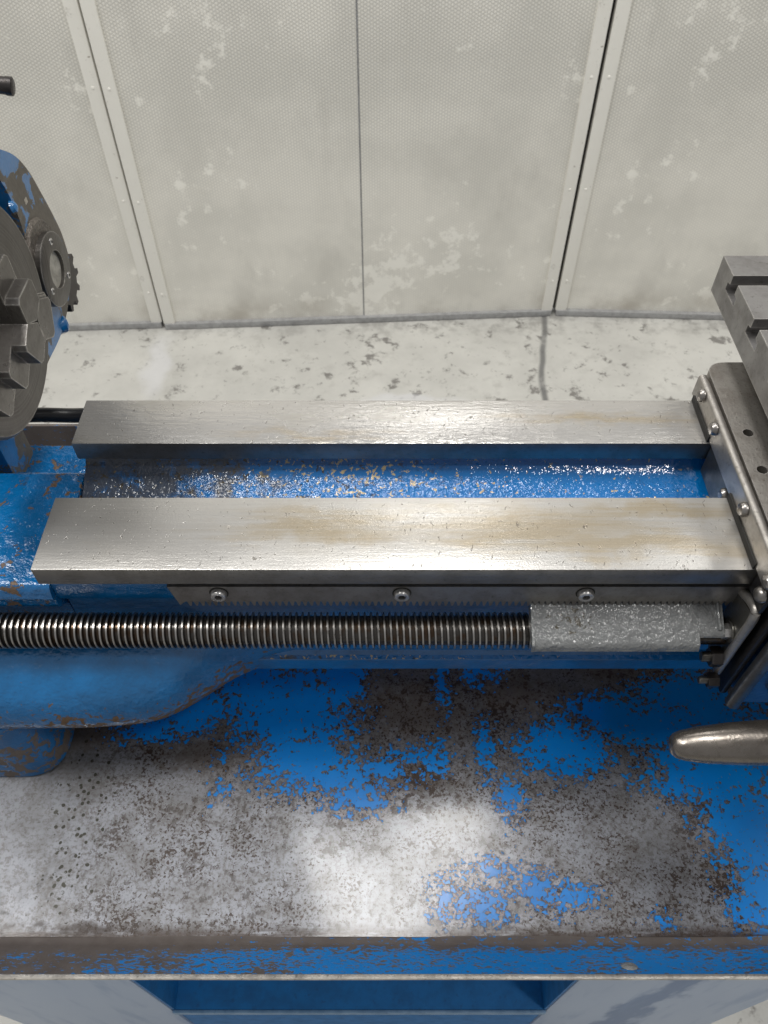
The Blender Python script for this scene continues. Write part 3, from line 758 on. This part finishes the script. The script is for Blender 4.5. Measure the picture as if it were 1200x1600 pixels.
# wiper strip, rounded top edge
bar = prism(rounded([(.1712, .0018), (.1712, .0168), (.1758, .0168), (.1758, .0018)], [0, .0022, .0022, 0], 5), .200, .3295, 'y', .0003, 1)
for v in bar.verts:     # rounded rear end
    if v.co.y > .328: v.co.z = .002 + (v.co.z - .002) * .90
wp = to_obj('wiper_strip', bar, 'plate', ca)
to_obj('wiper_felt', box(.1702, .1711, .2112, .2545, .0003, .0042, .0003), 'dark', wp)
to_obj('wiper_felt', box(.1702, .1711, .2930, .3255, .0003, .0042, .0003), 'dark', wp)
for (yy, zz) in ((.3165, .0122), (.2915, .0118), (.2380, .0112)):
    to_obj('button_screw', lathe([(0, .0036), (.0012, .0036), (.0026, .0029), (.0034, .0014)], (.1709, yy, zz), (-1, 0, 0), 20), 'bolt', wp)
to_obj('strip_skirt', box(.1728, .1755, .256, .2915, -.020, .0017, .0005), 'bracket', ca)
to_obj('button_screw', lathe([(0, .0032), (.0012, .0032), (.0026, .0024), (.0032, .001)], (.1726, .2605, -.004), (-1, 0, 0), 18), 'bolt', ca)
to_obj('front_strip', box(.1735, .1758, .196, .2105, -.014, .0015, .0006), 'blackbolt', ca)
to_obj('button_screw', lathe([(0, .0040), (.0014, .0040), (.003, .0030), (.0038, .0014)], (.1733, .2000, -.004), (-1, 0, 0), 20), 'bolt', ca)
to_obj('button_screw', lathe([(0, .0038), (.0014, .0038), (.003, .0028), (.0036, .0012)], (.1718, .1985, .0085), (-1, 0, 0), 20), 'bolt', ca)
# apron with its vertical guide ribs
to_obj('apron', prism(rounded([(.190, -.097), (.33, -.097), (.33, .0004), (.190, .0004)], [.004, 0, 0, .002], 4), .1920, .2213, 'y', .0015), 'apron', ca)
to_obj('guide_rib', tube([(.1875, .1905, -.0945), (.1875, .1905, -.06), (.1880, .1905, -.012)], .0040, 12), 'bracket', ca)
to_obj('guide_rib', tube([(.206, .1895, -.0830), (.206, .1895, -.05), (.206, .1895, -.012)], .0040, 12), 'bracket', ca)
to_obj('rib_plate', box(.1800, .1835, .1935, .2150, -.0900, -.012, .0008), 'blackbolt', ca)
# bent bracket plate over the screw
bk = to_obj('bracket', prism(rounded([(.1985, -.0186), (.2155, -.0245), (.2160, -.052), (.2120, -.0735), (.1990, -.0735)], [.003, .002, .002, .003, .002], 4), .1730, .1762, 'x', .0005), 'bracket', ca)
to_obj('bent_edge', tube([(.1752, .1990, -.0745), (.1752, .1988, -.045), (.1752, .1990, -.0205), (.1752, .2045, -.0185), (.1752, .2150, -.0240)], .0024, 12), 'plate', bk)
to_obj('washer', lathe([(0, .0056), (.0008, .0056)], (.1728, .2045, -.0440), (-1, 0, 0), 24), 'bracket', bk)
bo = to_obj('hex_bolt', hexhead((.1722, .2045, -.0440), (-1, .0, 0), .0041, .0036), 'capscrew', bk)
to_obj('stud_end', lathe([(0, .0019), (.0045, .0019), (.005, .0014)], (.1688, .2045, -.0440), (-1, 0, 0), 14), 'blackbolt', bo)
for (yy, zz, xx, r_) in ((.2000, -.0615, .1725, .0056), (.1945, -.0765, .1745, .0042)):
    w_ = to_obj('hex_bolt', hexhead((xx, yy, zz), (-1, 0, 0), r_, .0055), 'blackbolt', ca)
    to_obj('stud_end', lathe([(0, r_ * .5), (.004, r_ * .5), (.0045, r_ * .38)], (xx - .0053, yy, zz), (-1, 0, 0), 14), 'bracket', w_)
# machine handle reaching left over the tray
ha = Vector((.1335, .150, -.0560)); hb = Vector((.235, .150, -.0475)); hd = (hb - ha)
Lh = hd.length
prof = [(0, .0015), (.0008, .0040), (.0025, .0056), (.006, .0069), (.014, .0083), (.028, .0096), (.045, .0104), (.062, .0104), (.078, .0092), (.090, .0070), (Lh, .0055)]
hn = to_obj('machine_handle', lathe(prof, ha, hd, 40), 'handle', ca, ang=60)
to_obj('handle_arm', box(.228, .246, .143, .1915, -.056, -.040, .003), 'bracket', ca)

# ------------------------------------------------------------------ cross slide with tee slots
XL, ZT, ZB = .187, .0529, .0307
csl = thing('cross_slide', 'grey steel cross slide table with tee slots on the carriage', 'cross slide', (.27, .25, ZB))
pts = [(.10, ZB), (.3848, ZB), (.3848, ZT)]
y = .3613
while y > .12:
    pts += [(y + .0044, ZT), (y + .0044, ZT - .0055), (y + .0078, ZT - .0060), (y + .0078, ZT - .0105), (y - .0078, ZT - .0105), (y - .0078, ZT - .0060), (y - .0044, ZT - .0055), (y - .0044, ZT)]
    y -= .0375
pts += [(.10, ZT)]
to_obj('slotted_table', prism(pts, XL, .34, 'x', .0007, 2), 'slide', csl)
